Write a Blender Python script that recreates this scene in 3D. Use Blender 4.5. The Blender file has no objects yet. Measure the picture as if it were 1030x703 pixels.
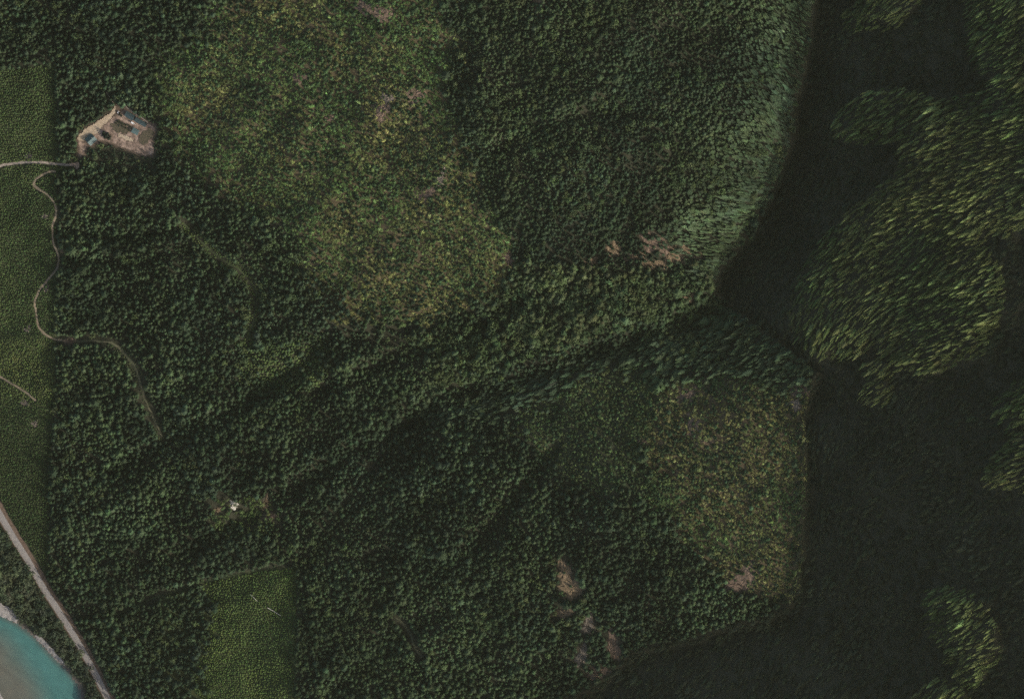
import bpy, math, random
import numpy as np
from mathutils import Vector

# ------------------------------------------------------------------ camera, sky, sun, exposure
S = 1.5                    # metres per map unit (map: u to the east, v to the south)
CU, CV = 515.0, 351.5      # map point under the camera
H = 40000.0                # height of the camera (satellite view)
SUN_EL = math.radians(36)
HAZE = 0.185 / H          # density of the air
SX, SV = 0.82, 0.5724      # map direction towards the sun (east, south)

scene = bpy.context.scene
cam_data = bpy.data.cameras.new('camera')
cam_data.sensor_fit = 'HORIZONTAL'
cam_data.sensor_width = 36.0
cam_data.lens = 36.0 * H / (1030 * S)
cam_data.clip_start = 100.0
cam_data.clip_end = 80000.0
cam = bpy.data.objects.new('camera', cam_data)
cam.location = (0, 0, H)
scene.collection.objects.link(cam)
scene.camera = cam

world = bpy.data.worlds.new('World')
scene.world = world
world.use_nodes = True
wn = world.node_tree
bg = wn.nodes['Background']
sky = wn.nodes.new('ShaderNodeTexSky')
sky.sky_type = 'NISHITA'
sky.sun_disc = False
sky.sun_elevation = SUN_EL
sky.sun_rotation = math.atan2(SX, -SV)
sky.air_density = 0.8
sky.dust_density = 4.0
sky.ozone_density = 0.6
wn.links.new(sky.outputs[0], bg.inputs[0])
bg.inputs[1].default_value = 0.15

sun_data = bpy.data.lights.new('sun', 'SUN')
sun_data.energy = 2.6
sun_data.angle = math.radians(0.5)
sun_data.color = (1.0, 0.94, 0.85)
sun = bpy.data.objects.new('sun', sun_data)
sdir = Vector((SX * math.cos(SUN_EL), -SV * math.cos(SUN_EL), math.sin(SUN_EL)))
sun.rotation_euler = sdir.to_track_quat('Z', 'Y').to_euler()
sun.location = sdir * 3000
scene.collection.objects.link(sun)

scene.view_settings.view_transform = 'Standard'
scene.view_settings.look = 'None'
scene.view_settings.exposure = 0.25
scene.view_settings.gamma = 1.0
scene.render.filter_size = 0.7
scene.cycles.use_denoising = False

rng = np.random.default_rng(11)
random.seed(5)
COL = scene.collection

# ------------------------------------------------------------------ numeric helpers
def smooth(x, a, b):
    t = np.clip((x - a) / (b - a), 0, 1)
    return t * t * (3 - 2 * t)

def vnoise(u, v, cell, seed):
    g = np.random.default_rng(seed).random((256, 256))
    x = np.asarray(u) / cell + 1000.37; y = np.asarray(v) / cell + 1000.71
    xi = np.floor(x).astype(int); yi = np.floor(y).astype(int)
    fx = x - xi; fy = y - yi
    fx = fx * fx * (3 - 2 * fx); fy = fy * fy * (3 - 2 * fy)
    a = g[xi % 256, yi % 256]; b = g[(xi + 1) % 256, yi % 256]
    c = g[xi % 256, (yi + 1) % 256]; d = g[(xi + 1) % 256, (yi + 1) % 256]
    return (a * (1 - fx) + b * fx) * (1 - fy) + (c * (1 - fx) + d * fx) * fy

def fbm(u, v, cell, seed, octaves=4):
    s = 0; a = 0.5; tot = 0
    for i in range(octaves):
        s = s + a * vnoise(u, v, cell / 2 ** i, seed + i); tot += a; a *= 0.5
    return s / tot            # 0..1, mean 0.5

def in_poly(u, v, P):
    u = np.asarray(u, float); v = np.asarray(v, float)
    r = np.zeros(u.shape, bool)
    n = len(P)
    for i in range(n):
        x0, y0 = P[i]; x1, y1 = P[(i + 1) % n]
        if y0 == y1: continue
        c = ((y0 > v) != (y1 > v)) & (u < (x1 - x0) * (v - y0) / (y1 - y0) + x0)
        r ^= c
    return r

def seg_dist(u, v, P, closed=False):
    """distance to a polyline, fraction along it, side (+1 = right-hand of travel in map space)"""
    u = np.asarray(u, float); v = np.asarray(v, float)
    best = np.full(u.shape, 1e9); fr = np.zeros(u.shape); side = np.ones(u.shape)
    m = len(P) if closed else len(P) - 1
    for i in range(m):
        x0, y0 = P[i][:2]; x1, y1 = P[(i + 1) % len(P)][:2]
        dx, dy = x1 - x0, y1 - y0
        L = dx * dx + dy * dy + 1e-9
        t = np.clip(((u - x0) * dx + (v - y0) * dy) / L, 0, 1)
        d = np.hypot(u - x0 - t * dx, v - y0 - t * dy)
        k = d < best
        best = np.where(k, d, best); fr = np.where(k, i + t, fr)
        side = np.where(k, np.sign(dx * (v - y0) - dy * (u - x0)), side)
    return best, fr, side

def poly_sd(u, v, P):
    """signed distance, negative inside"""
    d = seg_dist(u, v, P, True)[0]
    return np.where(in_poly(u, v, P), -d, d)

# ------------------------------------------------------------------ the lie of the land
CTRL = np.array([
 (-100,700,-3),(0,640,0),(60,700,0),(-100,600,0),(30,780,-1),(0,510,12),(50,590,11),(110,703,10),
 (20,420,30),(20,250,50),(20,100,75),(-120,300,35),(-120,50,62),(110,130,95),(60,20,108),(200,40,150),
 (200,250,110),(150,400,66),(100,500,36),(200,500,66),(250,620,50),(150,680,24),(350,650,98),(300,480,105),
 (300,100,185),(400,50,225),(450,200,215),(380,280,165),(300,340,122),
 (560,60,275),(650,60,290),(760,40,270),(800,120,246),(700,180,248),(600,200,255),(530,200,238),(780,200,228),
 (715,280,190),(600,290,195),(500,340,162),(430,390,128),
 (450,470,150),(550,430,190),(650,410,240),(740,390,280),(800,400,302),(805,500,292),(800,600,265),(700,500,262),
 (700,630,222),(600,550,215),(570,690,140),(450,600,142),(450,700,118),
 (300,-150,225),(600,-200,320),(820,-100,285),(0,-150,110),(100,850,5),(400,900,95),(650,850,150),
 (-400,300,60),(-400,800,20),(-400,-300,120),(900,900,260),(1000,-300,330),(1000,300,340)], float)

def tps(r2):
    return 0.5 * r2 * np.log(r2 + 1e-9)

_n = len(CTRL)
_c = CTRL[:, :2] / 300.0
_K = tps(((_c[:, None] - _c[None]) ** 2).sum(-1)) + np.eye(_n) * 0.02
_P = np.c_[np.ones(_n), _c]
_sol = np.linalg.solve(np.block([[_K, _P], [_P.T, np.zeros((3, 3))]]), np.r_[CTRL[:, 2], 0, 0, 0])

def base(u, v):
    u = np.asarray(u, float); v = np.asarray(v, float)
    out = _sol[_n] + _sol[_n + 1] * u / 300 + _sol[_n + 2] * v / 300
    for i in range(_n):
        out = out + _sol[i] * tps((u / 300 - _c[i, 0]) ** 2 + (v / 300 - _c[i, 1]) ** 2)
    return out

GORGE = [(900,-120),(880,-40),(850,60),(830,150),(800,215),(770,262),(735,302),(690,322),(620,346),(560,366),
         (500,388),(430,408),(395,445),(350,500),(300,566),(225,582),(150,600),(118,618)]
GDEP =  [90,90,90,90,90,72,42,32,25,19,13,8,4,3,3,3,3,2]
GWN =   [30,30,30,30,30,30,28,26,24,22,20,18,16,14,12,9,7,6]
GWS =   [60,60,60,60,62,75,88,88,84,76,62,46,30,22,16,9,7,6]
INNER = [0,0,0,10,18,22,22,22,22,20,15,9,4,4,4,3,3,2]
HOLLOWS = [([(185,225),(215,255),(245,275),(258,295),(255,322),(248,345)], 5, 9),
           ([(60,350),(130,330),(250,335)], 4, 14),
           ([(250,392),(300,375),(345,345),(420,330),(470,322)], 14, 14),
           ([(455,0),(470,60),(462,110),(492,190),(520,250)], 5, 12),
           ([(545,470),(560,520),(545,560),(555,640)], 7, 22),
           ([(370,562),(410,560),(440,572)], 9, 9), ([(430,415),(380,440),(330,470),(250,520),(180,560)], 13, 9),
           ([(330,340),(260,400),(180,440),(100,480)], 12, 10), ([(60,235),(130,240),(200,228)], 11, 6), ([(60,262),(140,264),(190,250)], 10, 6),
           ([(520,300),(470,340),(400,360),(320,395)], 14, 9), ([(470,560),(520,500),(560,450)], 12, 9), ([(330,700),(400,640),(480,600)], 11, 9),
           ([(20,20),(90,40),(150,90)], 12, 9), ([(500,150),(600,110),(700,120)], 9, 10)]

def lowland(u, v):
    u = np.asarray(u, float); v = np.asarray(v, float)
    h = base(u, v)
    wu = u + 16 * (fbm(u, v, 38, 61, 3) - 0.5); wv = v + 16 * (fbm(u, v, 38, 71, 3) - 0.5)
    d, f, sd = seg_dist(wu, wv, GORGE)
    k = np.arange(len(GORGE))
    dep = np.interp(f, k, GDEP)
    w = np.where(sd < 0, np.interp(f, k, GWS), np.interp(f, k, GWN))
    h = h - dep * np.exp(-(d / w) ** 2) - np.interp(f, k, INNER) * np.exp(-(d / np.where(sd < 0, 13, 8)) ** 2)
    for P, dp, w_ in HOLLOWS:
        h = h - dp * np.exp(-(seg_dist(u, v, P)[0] / w_) ** 2)
    rough = smooth(np.minimum(seg_dist(u, v, ROAD)[0], seg_dist(u, v, BANKLINE)[0]), 12, 90)
    rough = rough * smooth(np.hypot(np.asarray(u) - 117, np.asarray(v) - 133), 35, 80)
    h = h + rough * (24 * (fbm(u, v, 150, 3) - 0.5) + 27 * (fbm(u, v, 45, 9) - 0.5))
    river = smooth(-poly_sd(u, v, RIVER), 0, 14)
    h = np.where(in_poly(u, v, RIVER), -0.2 - 3.0 * river, np.maximum(h, 0.5))
    return h

ROAD = [(-14,492),(1.5,520),(17,546),(29,565),(42,588.5),(58,613),(72,635.5),(86.5,660),(99.5,684.6),(108,702),(122,732)]
BANKLINE = [(-20,608),(0,617),(20,627),(37.5,641),(55,661),(69,673),(81,690),(84,703),(86,730)]
RIVER = BANKLINE + [(80,800),(-60,800),(-30,742),(3,706),(-4,694),(-1,678),(-60,650),(-80,620)]

# where the morning shadow of the eastern mountain ends (map points, south to north)
EDGE = [(400,800),(480,755),(565,703),(590,690),(615,678),(640,655),(675,642),(700,640),(740,630),(765,622),(790,608),(802,590),
        (803,540),(806,480),(806,440),(800,415),(810,395),(818,368),(715,292),(722,275),(735,258),(755,240),(772,215),(785,190),
        (793,165),(800,140),(801,110),(808,80),(818,45),(823,15),(826,-20),(845,-110),(860,-260)]
_E = np.array(EDGE, float)
_es = _E[:, 0] * SV - _E[:, 1] * SX
_et = _E[:, 0] * SX + _E[:, 1] * SV
SLOPE = S * math.tan(SUN_EL)
_ss = np.arange(_es[0], _es[-1], 2.0)
_et = np.interp(_ss, _es, _et) + 20 * (fbm(_ss, 0 * _ss, 42, 131, 5) - 0.5)
_es = _ss
_E = np.c_[_et * SX + _es * SV, _et * SV - _es * SX]
_er = lowland(_E[:, 0], _E[:, 1]) + np.where((_es > -40) & (_es < 150), 0.5, np.where(_es > 160, 1.5, 3.5)) - SLOPE * _et
_ok = (_es < 150) | (_es > 182)
_er = np.interp(_es, _es[_ok], _er[_ok])
_er = np.convolve(np.pad(_er, 8, 'edge'), np.hanning(17) / np.hanning(17).sum(), 'valid')
CREST = 1430.0

SUNNY = [   # ground of the mountainside that reaches up into the light: outline, depth under the light
 ([(822,342),(806,318),(812,285),(835,250),(860,222),(890,200),(918,178),(918,150),(930,125),(960,108),(1010,100),(1060,100),
   (1060,205),(1010,225),(985,222),(985,245),(1000,275),(1002,310),(985,345),(945,360),(915,362),(900,345),(880,335),(862,345),(845,348)], -4),
 ([(850,122),(870,105),(900,97),(935,105),(938,125),(900,133),(870,131)], 12),
 ([(985,-10),(1060,-10),(1060,95),(1010,85),(990,50)], -4),
 ([(862,18),(885,-5),(920,-5),(898,16)], 6),
 ([(942,602),(962,598),(980,606),(996,632),(1000,652),(984,680),(974,674),(968,650),(948,632)], 2),
 ([(928,708),(945,690),(968,700),(968,712)], 5),
 ([(1060,372),(1015,400),(1018,422),(1060,425)], 6),
 ([(1005,478),(1030,440),(1060,440),(1060,485)], 6),
 ([(883,367),(891,366),(889,374),(882,375)], 8),
 ([(879,387),(890,385),(888,394),(878,396)], 8),
]

def sink(u, v):
    """how far the mountainside lies under the edge of the light"""
    D = 26 + 16 * fbm(u, v, 120, 21)
    for P, val in SUNNY:
        size = max(p[0] for p in P) - min(p[0] for p in P)
        soft = 30 if size > 150 else 16 if size > 30 else 6
        sd = poly_sd(u, v, P) + (soft if soft == 30 else 2.6 * soft) * (fbm(u, v, 22, 40, 5) - 0.5)
        inside = val + 12 * (fbm(u, v, 40, 51, 4) - 0.5) + 8 * (vnoise(u, v, 15, 58) - 0.5)
        if val < 0:
            inside = inside - 0.06 * np.clip(1050 - np.asarray(u), 0, 300)
        D = np.minimum(D, inside + (D - inside) * smooth(sd, -soft / 3, soft))
    return D

def height(u, v):
    u = np.asarray(u, float); v = np.asarray(v, float)
    lo = lowland(u, v)
    s = u * SV - v * SX; t = u * SX + v * SV
    r = np.interp(s, _es, _er)
    te = np.interp(s, _es, _et)
    tt = np.minimum(t, CREST) - 0.75 * np.maximum(t - CREST, 0)
    zs = r + SLOPE * tt
    wall = smooth(s, 160, 190)
    D = (sink(u, v) + 26 * wall * smooth(70 - (t - te), 0, 60)) * smooth((t - te) / (12 - 7 * wall), 0, 1)
    D = D * smooth(CREST - t, -20, 200)
    hi = zs - D
    k = smooth(t - te, -1.5, 1.5)
    h = lo * (1 - k) + hi * k
    far = np.hypot(np.maximum(np.abs(u - CU) - 1300, 0), np.maximum(np.abs(v - CV) - 1100, 0))
    return np.maximum(h * (1 - smooth(far, 0, 2500)), -6)

def W(u, v, h):
    f = S * (1 - np.asarray(h) / H)
    return np.stack([(np.asarray(u) - CU) * f, (CV - np.asarray(v)) * f, np.asarray(h) + 0 * np.asarray(u)], -1)

def ground_at(u, v, dz=0.0):
    h = height(np.array([u]), np.array([v]))[0] + dz
    return W(np.array([u]), np.array([v]), np.array([h]))[0]

# ------------------------------------------------------------------ materials
def new_mat(name, rough=0.85, spec=0.15):
    m = bpy.data.materials.new(name); m.use_nodes = True
    b = m.node_tree.nodes['Principled BSDF']
    b.inputs['Roughness'].default_value = rough
    b.inputs['Specular IOR Level'].default_value = spec
    return m, m.node_tree, b

def noise_mat(name, c1, c2, scale, rough=0.85, spec=0.15, bump=0.0, detail=6, c3=None):
    m, t, b = new_mat(name, rough, spec)
    g = t.nodes.new('ShaderNodeNewGeometry')
    n = t.nodes.new('ShaderNodeTexNoise'); n.inputs['Scale'].default_value = scale; n.inputs['Detail'].default_value = detail
    n.inputs['Roughness'].default_value = 0.65
    r = t.nodes.new('ShaderNodeValToRGB')
    r.color_ramp.elements[0].position = 0.33; r.color_ramp.elements[0].color = (*c1, 1)
    r.color_ramp.elements[1].position = 0.67; r.color_ramp.elements[1].color = (*c2, 1)
    if c3:
        e = r.color_ramp.elements.new(0.5); e.color = (*c3, 1)
    t.links.new(g.outputs['Position'], n.inputs['Vector'])
    t.links.new(n.outputs[0], r.inputs[0]); t.links.new(r.outputs[0], b.inputs['Base Color'])
    if bump:
        bp = t.nodes.new('ShaderNodeBump'); bp.inputs['Strength'].default_value = bump; bp.inputs['Distance'].default_value = 0.5
        t.links.new(n.outputs[0], bp.inputs['Height']); t.links.new(bp.outputs[0], b.inputs['Normal'])
    return m

def attr_mat(name, attr, atype, var=0.25, rough=0.8, spec=0.12, nscale=0.5):
    """colour from an attribute, varied by noise"""
    m, t, b = new_mat(name, rough, spec)
    a = t.nodes.new('ShaderNodeAttribute'); a.attribute_name = attr; a.attribute_type = atype
    g = t.nodes.new('ShaderNodeNewGeometry')
    n = t.nodes.new('ShaderNodeTexNoise'); n.inputs['Scale'].default_value = nscale; n.inputs['Detail'].default_value = 5
    mr = t.nodes.new('ShaderNodeMapRange')
    mr.inputs['From Min'].default_value = 0.3; mr.inputs['From Max'].default_value = 0.7
    mr.inputs['To Min'].default_value = 1 - var; mr.inputs['To Max'].default_value = 1 + var
    mx = t.nodes.new('ShaderNodeVectorMath'); mx.operation = 'SCALE'
    t.links.new(g.outputs['Position'], n.inputs['Vector'])
    t.links.new(n.outputs[0], mr.inputs['Value'])
    t.links.new(a.outputs['Color'], mx.inputs[0]); t.links.new(mr.outputs[0], mx.inputs['Scale'])
    t.links.new(mx.outputs[0], b.inputs['Base Color'])
    return m

M_GROUND = attr_mat('undergrowth', 'soil', 'GEOMETRY', 0.35, 0.95, 0.05, 0.35)
M_LEAF = attr_mat('foliage', 'tint', 'INSTANCER', 0.3, 0.75, 0.12, 1.3)
M_BARK = noise_mat('bark', (0.05, 0.04, 0.03), (0.11, 0.085, 0.065), 3)
M_ROAD = noise_mat('worn_pale_asphalt', (0.24, 0.22, 0.205), (0.33, 0.305, 0.28), 0.25)
M_VERGE = noise_mat('brown_verge', (0.10, 0.07, 0.05), (0.19, 0.135, 0.10), 0.3)
M_TRACK = noise_mat('track_dirt', (0.17, 0.135, 0.09), (0.30, 0.245, 0.17), 0.4)
M_PALETRACK = noise_mat('pale_gravel', (0.22, 0.185, 0.15), (0.36, 0.31, 0.26), 0.4)
M_GRASSTRACK = noise_mat('grassy_track', (0.05, 0.066, 0.034), (0.16, 0.145, 0.09), 0.25)
M_GREENTRACK = noise_mat('green_track', (0.04, 0.056, 0.026), (0.07, 0.09, 0.04), 0.3)
M_SAND = noise_mat('pale_sand', (0.38, 0.29, 0.19), (0.56, 0.45, 0.32), 0.35, bump=0.3)
M_DIRT = noise_mat('red_brown_dirt', (0.08, 0.062, 0.045), (0.50, 0.37, 0.28), 0.16, bump=0.6, c3=(0.26, 0.185, 0.14), detail=9)
M_GRAVEL = noise_mat('river_gravel', (0.20, 0.18, 0.165), (0.42, 0.39, 0.36), 0.5, bump=0.4)
M_WHITE = noise_mat('white_paint', (0.72, 0.72, 0.70), (0.82, 0.82, 0.80), 1.0, 0.4, 0.4)
M_GLASS = noise_mat('dark_glass', (0.02, 0.025, 0.03), (0.04, 0.045, 0.05), 1.0, 0.1, 0.5)
M_RUBBER = noise_mat('rubber', (0.02, 0.02, 0.02), (0.035, 0.035, 0.035), 4)
M_WALL = noise_mat('brown_boards', (0.10, 0.05, 0.04), (0.16, 0.085, 0.065), 1.2)
M_ROOF = noise_mat('teal_metal_roof', (0.07, 0.115, 0.112), (0.11, 0.165, 0.16), 0.5, 0.5, 0.35)
M_ROOFD = noise_mat('dark_teal_metal_roof', (0.03, 0.052, 0.056), (0.055, 0.085, 0.088), 0.5, 0.5, 0.35)
M_LOG = noise_mat('bleached_wood', (0.42, 0.39, 0.33), (0.62, 0.58, 0.5), 2)

def link(o, parent=None):
    COL.objects.link(o)
    if parent: o.parent = parent
    return o

def mesh_obj(name, verts, faces, mat=None, parent=None, smooth_shade=False):
    me = bpy.data.meshes.new(name)
    me.from_pydata([tuple(map(float, v)) for v in verts], [], [tuple(f) for f in faces])
    if mat: me.materials.append(mat)
    if smooth_shade: me.polygons.foreach_set('use_smooth', [True] * len(me.polygons))
    me.update()
    return link(bpy.data.objects.new(name, me), parent)

def tag(o, label=None, cat=None, group=None, kind=None):
    if label: o['label'] = label
    if cat: o['category'] = cat
    if group: o['group'] = group
    if kind: o['kind'] = kind
    return o

# ------------------------------------------------------------------ stands of vegetation (map outlines)
PLANT_W = [(-160,66),(20,70),(55,64),(58,120),(58,160),(80,168),(57,174),(56,250),(56,345),(55,400),(50,470),(48,580),(42,575),(0,506),(-30,460),(-160,460)]
PLANT_S = [(160,600),(242,577),(299,570),(298,640),(296,720),(150,720)]
MEADOW = [(246,356),(270,340),(320,345),(328,370),(300,388),(258,388),(246,375)]
CUT_N = [(165,66),(212,22),(285,-70),(440,-70),(454,50),(450,105),(478,165),(488,210),(516,245),(505,285),(470,310),(405,322),
         (350,318),(325,290),(300,235),(272,212),(230,205),(200,180),(170,150),(160,115),(168,85)]
CUT_S = [(655,392),(690,378),(745,372),(800,398),(806,440),(806,590),(765,602),(735,585),(690,552),(672,515),(650,470),(640,430)]
MIDGREEN = [(520,420),(580,385),(650,370),(660,395),(650,470),(680,520),(640,500),(560,480)]
YARD = [(77,139),(84.5,130),(98.5,121.5),(111,114),(116,106),(124,111),(126,108),(138,116),(147,122.5),(157,126),(157.5,132),(153.5,139),
        (155.5,150.5),(154.5,157.5),(144,157),(134,153.5),(123,149),(110,144),(100,143),(93,147),(88,149),(86,156),(81,159),(77,156),(78.5,149)]
WOODSIDE = [(-60,430),(0,521),(20,556),(40,590),(56,617),(70,639),(84,663),(97,688),(105,703),(112,720),(86,720),(84,703),(81,688),(69,671),(55,659),(37,639),(18,622),(0,606),(-60,590)]
RIMBAND = EDGE[18:]
GORGE_BANK = [(430,395),(500,375),(560,350),(615,335),(660,318),(716,294),(716,262),(640,268),(560,265),(520,262),(505,300),(470,330),(430,350)]

TRACKS = [  # name, points, width, material, label
 ('gravel_track', [(-8,170),(5,166),(20,164),(40,163.5),(55,165),(68,166),(78,166)], 2.4, M_PALETRACK, 'pale gravel track running in from the west to the yard'),
 ('dirt_track', [(56,173),(51,172.5),(45,175),(37,180),(34,186),(40,191),(50,198),(56,208),(56,217),(53,227),(53,238),(55,248),(59,258),(58,268),(52,277),(45,285),
   (38,295),(35,305),(37,318),(38,327),(44,335),(54,341),(62,342)], 2.0, M_TRACK, 'winding brown dirt track along the edge of the young plantation'),
 ('grassy_track', [(62,342),(75,343),(95,343),(112,345),(122,352),(132,363),(138,374),(142,388),(146,402),(152,415),(158,428),(163,440)], 2.2, M_GRASSTRACK, 'overgrown track curving through the tall forest'),
 ('dirt_track', [(-8,376),(0,379),(12,386),(25,394),(36,403)], 1.9, M_TRACK, 'short brown track ending inside the western plantation'),
 ('grassy_track', [(397,620),(404,626),(412,636),(417,650),(424,661)], 2.2, M_GRASSTRACK, 'short pale grassy track stub in the southern forest'),
 ('grassy_track', [(185,225),(215,255),(245,275),(258,295),(255,322),(248,345)], 1.55, M_GREENTRACK, 'faint green track bending down to the small meadow'),
 ('grassy_track', [(115,620),(150,603),(185,592),(212,584),(242,577),(280,571)], 1.2, M_GREENTRACK, 'straight trail along the north of the southern plantation'),
]
# rock and bare earth: u, v, half size along / across, turn (degrees), shade, label
PINK, TAN, GREY, PALE = 0, 1, 2, 3
ROCKS = [
 (366,8,8,7,20,PINK,'pinkish bare rock at the western end of the cut slope crest'),
 (385,14,12,6,10,PINK,'pink brown bare slope at the top edge of the cut'),
 (384,113,6,12,20,PINK,'long pinkish bare strip in the middle of the cut slope'),
 (391,99,6,5,0,GREY,'small grey bare patch above the long pinkish strip'),
 (417,97,8,8,0,PINK,'round pinkish bare patch east of the long strip'),
 (302,79,8,4,-30,PINK,'reddish earth sliver on the western cut slope'),
 (332,119,5,4,0,PINK,'small reddish earth spot low on the cut slope'),
 (541,4,6,9,15,TAN,'tan bare scar at the top edge within dark forest'),
 (444,179,3,10,10,GREY,'narrow grey slide beside the eastern forest edge'),
 (429,194,12,4,-20,PINK,'pinkish ledge below the narrow grey slide'),
 (512,262,4,6,0,PINK,'small pinkish scar at the east corner of the cut'),
 (617,251,7,6,-30,TAN,'tan crag at the western end of the cliff row'),
 (655,243,9,8,-30,PINK,'pinkish crag highest in the cliff row'),
 (676,260,6,10,10,TAN,'tan crag in the cliff row with a long face'),
 (655,266,14,3,-5,TAN,'long tan ledge at the foot of the cliff row'),
 (689,255,4,8,0,TAN,'narrow tan crag at the eastern end of the cliff row'),
 (640,259,9,4,-15,TAN,'broken tan ledge between the two western crags'),
 (667,249,4,7,10,PINK,'narrow pinkish crag between the highest crag and the long face'),
 (702,262,4,6,0,TAN,'last small tan crag of the cliff row beside the rim'),
 (596,263,7,3,-20,TAN,'low tan ledge west of the cliff row'),
 (693,300,4,5,0,TAN,'yellowish crag overlooking the dark gorge'),
 (568,574,6,9,-10,TAN,'tan landslip head in the southern forest'),
 (575,592,10,9,0,TAN,'widest tan part of the southern landslip'),
 (567,617,10,4,-20,TAN,'tan hook at the lower end of the landslip'),
 (592,630,6,9,10,GREY,'dull brown bare streak below the landslip'),
 (617,650,5,12,-10,PINK,'pinkish bare streak near the edge of the dark shadow'),
 (586,658,4,10,10,GREY,'grey brown streak west of the pinkish streak'),
 (600,676,10,5,-5,PINK,'pinkish bare patch touching the dark shadow'),
 (750,580,9,13,20,PINK,'large greyish pink slide on the southern cut'),
 (741,588,9,5,-20,PINK,'lower tongue of the greyish pink slide'),
 (804,392,7,8,20,PINK,'pinkish crag at the corner of the mountain shadow'),
 (799,407,6,5,0,GREY,'grey crag just below the pinkish corner crag'),
 (690,398,11,5,-30,PINK,'brown bare patch high on the southern cut'),
 (697,428,6,8,10,PINK,'brown bare patch with a dark gully beside it'),
 (714,444,9,4,-10,TAN,'tan bare strip in the middle of the southern cut'),
 (648,443,6,3,0,PINK,'small brown spot at the western side of the southern cut'),
 (29,157,3,3,0,GREY,'pale stony spot just north of the gravel track'),
 (45,218,3,3,0,GREY,'pale stony spot west of the winding track bend'),
 (28,331,3.5,3,0,GREY,'pale stony spot beside the lower track bend'),
 (24,405,4,2.5,-10,GREY,'pale stony spot below the short brown track'),
 (35,426,2.5,3,0,GREY,'faint stony spot lowest in the western plantation'),
 (47,291,3,2.5,-40,GREY,'stony spot on the inner bend of the winding track'),
 (65,250,4,3,0,PINK,'reddish clearing east of the winding track'),
 (235,508,3.8,3.0,30,PALE,'bright white boulder pile in the green forest gap'),
 (218,513,3,2.5,0,TAN,'small tan boulder pile west of the white boulders'),
 (267,506,2.2,7,15,TAN,'thin tan slide in the forest gap'),
 (270,519,5,4,-10,PINK,'reddish earth patch under the thin tan slide'),
 (70,343,5,2.5,0,PINK,'reddish earth where the two tracks meet'),
 (430,105,4,3,0,PINK,'faint pinkish spot near the eastern forest edge'),
]

# ------------------------------------------------------------------ terrain sheet
def axis(lo, hi, step, far_lo, far_hi):
    core = np.arange(lo, hi + 0.1, step)
    mid1 = np.arange(lo - 300, lo - 1, 12); mid2 = np.arange(hi + 12, hi + 560, 12)
    return np.unique(np.r_[np.linspace(far_lo, lo - 330, 22), mid1, core, mid2, np.linspace(hi + 600, far_hi, 26)])

us = axis(-30, 1062, 3, -4500, 5500)
vs = axis(-30, 732, 3, -4300, 5000)
UU, VV = np.meshgrid(us, vs)
HH = height(UU, VV)
pts = W(UU, VV, HH).reshape(-1, 3)
nu, nv = len(us), len(vs)
idx = np.arange(nu * nv).reshape(nv, nu)
quads = np.stack([idx[1:, :-1], idx[1:, 1:], idx[:-1, 1:], idx[:-1, :-1]], -1).reshape(-1, 4)
me = bpy.data.meshes.new('hillside')
me.vertices.add(len(pts)); me.vertices.foreach_set('co', pts.astype(np.float32).ravel())
me.loops.add(quads.size); me.loops.foreach_set('vertex_index', quads.ravel().astype(np.int32))
me.polygons.add(len(quads))
me.polygons.foreach_set('loop_start', np.arange(0, quads.size, 4, dtype=np.int32))
me.polygons.foreach_set('use_smooth', np.ones(len(quads), bool))
me.update(calc_edges=True)
def _es_t(u, v):
    return u * SX + v * SV - np.interp(u * SV - v * SX, _es, _et)
soil = np.empty((nv, nu, 3)); soil[:] = (0.042, 0.043, 0.028)
n1 = fbm(UU, VV, 30, 77)[..., None]
def paint(mask, c):
    global soil
    m = np.clip(mask, 0, 1)[..., None]
    soil = soil * (1 - m) + np.array(c) * m
for P, c in ((CUT_N, (0.098, 0.080, 0.046)), (CUT_S, (0.100, 0.080, 0.048)), (PLANT_W, (0.050, 0.058, 0.030)),
             (PLANT_S, (0.060, 0.072, 0.032)),  (MIDGREEN, (0.05, 0.055, 0.032))):
    paint(smooth(-poly_sd(UU, VV, P), -4, 4) * smooth(_es_t(UU, VV), -1, -5), c)  # lighter soils stop at the shadow edge, darker colour painted beyond it
soil = soil * (0.6 + 0.8 * n1)
for (u, v, a, b_, *_r) in ROCKS:
    paint(0.85 * np.exp(-(((UU - u) / (a * 1.1)) ** 2 + ((VV - v) / (b_ * 1.1)) ** 2) ** 2), (0.14, 0.105, 0.08))
paint(smooth(-poly_sd(UU, VV, YARD), -3, 2), (0.17, 0.12, 0.09))
paint(smooth(-poly_sd(UU, VV, RIVER), -4, 1), (0.16, 0.14, 0.12))
col = me.attributes.new('soil', 'FLOAT_COLOR', 'POINT')
col.data.foreach_set('color', np.c_[soil.reshape(-1, 3), np.ones(nu * nv)].astype(np.float32).ravel())
me.materials.append(M_GROUND)
tag(link(bpy.data.objects.new('hillside', me)), 'dark forest floor of the valley side and eastern mountain', kind='structure')

def grid_height(u, v):
    """height of the terrain sheet itself (bilinear on its grid)"""
    u = np.asarray(u, float); v = np.asarray(v, float)
    i = np.clip(np.searchsorted(us, u) - 1, 0, nu - 2); j = np.clip(np.searchsorted(vs, v) - 1, 0, nv - 2)
    fx = (u - us[i]) / (us[i + 1] - us[i]); fy = (v - vs[j]) / (vs[j + 1] - vs[j])
    return (HH[j, i] * (1 - fx) + HH[j, i + 1] * fx) * (1 - fy) + (HH[j + 1, i] * (1 - fx) + HH[j + 1, i + 1] * fx) * fy

def G(u, v, dz=0.0):
    h = grid_height(u, v) + dz
    return W(u, v, h)

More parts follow.
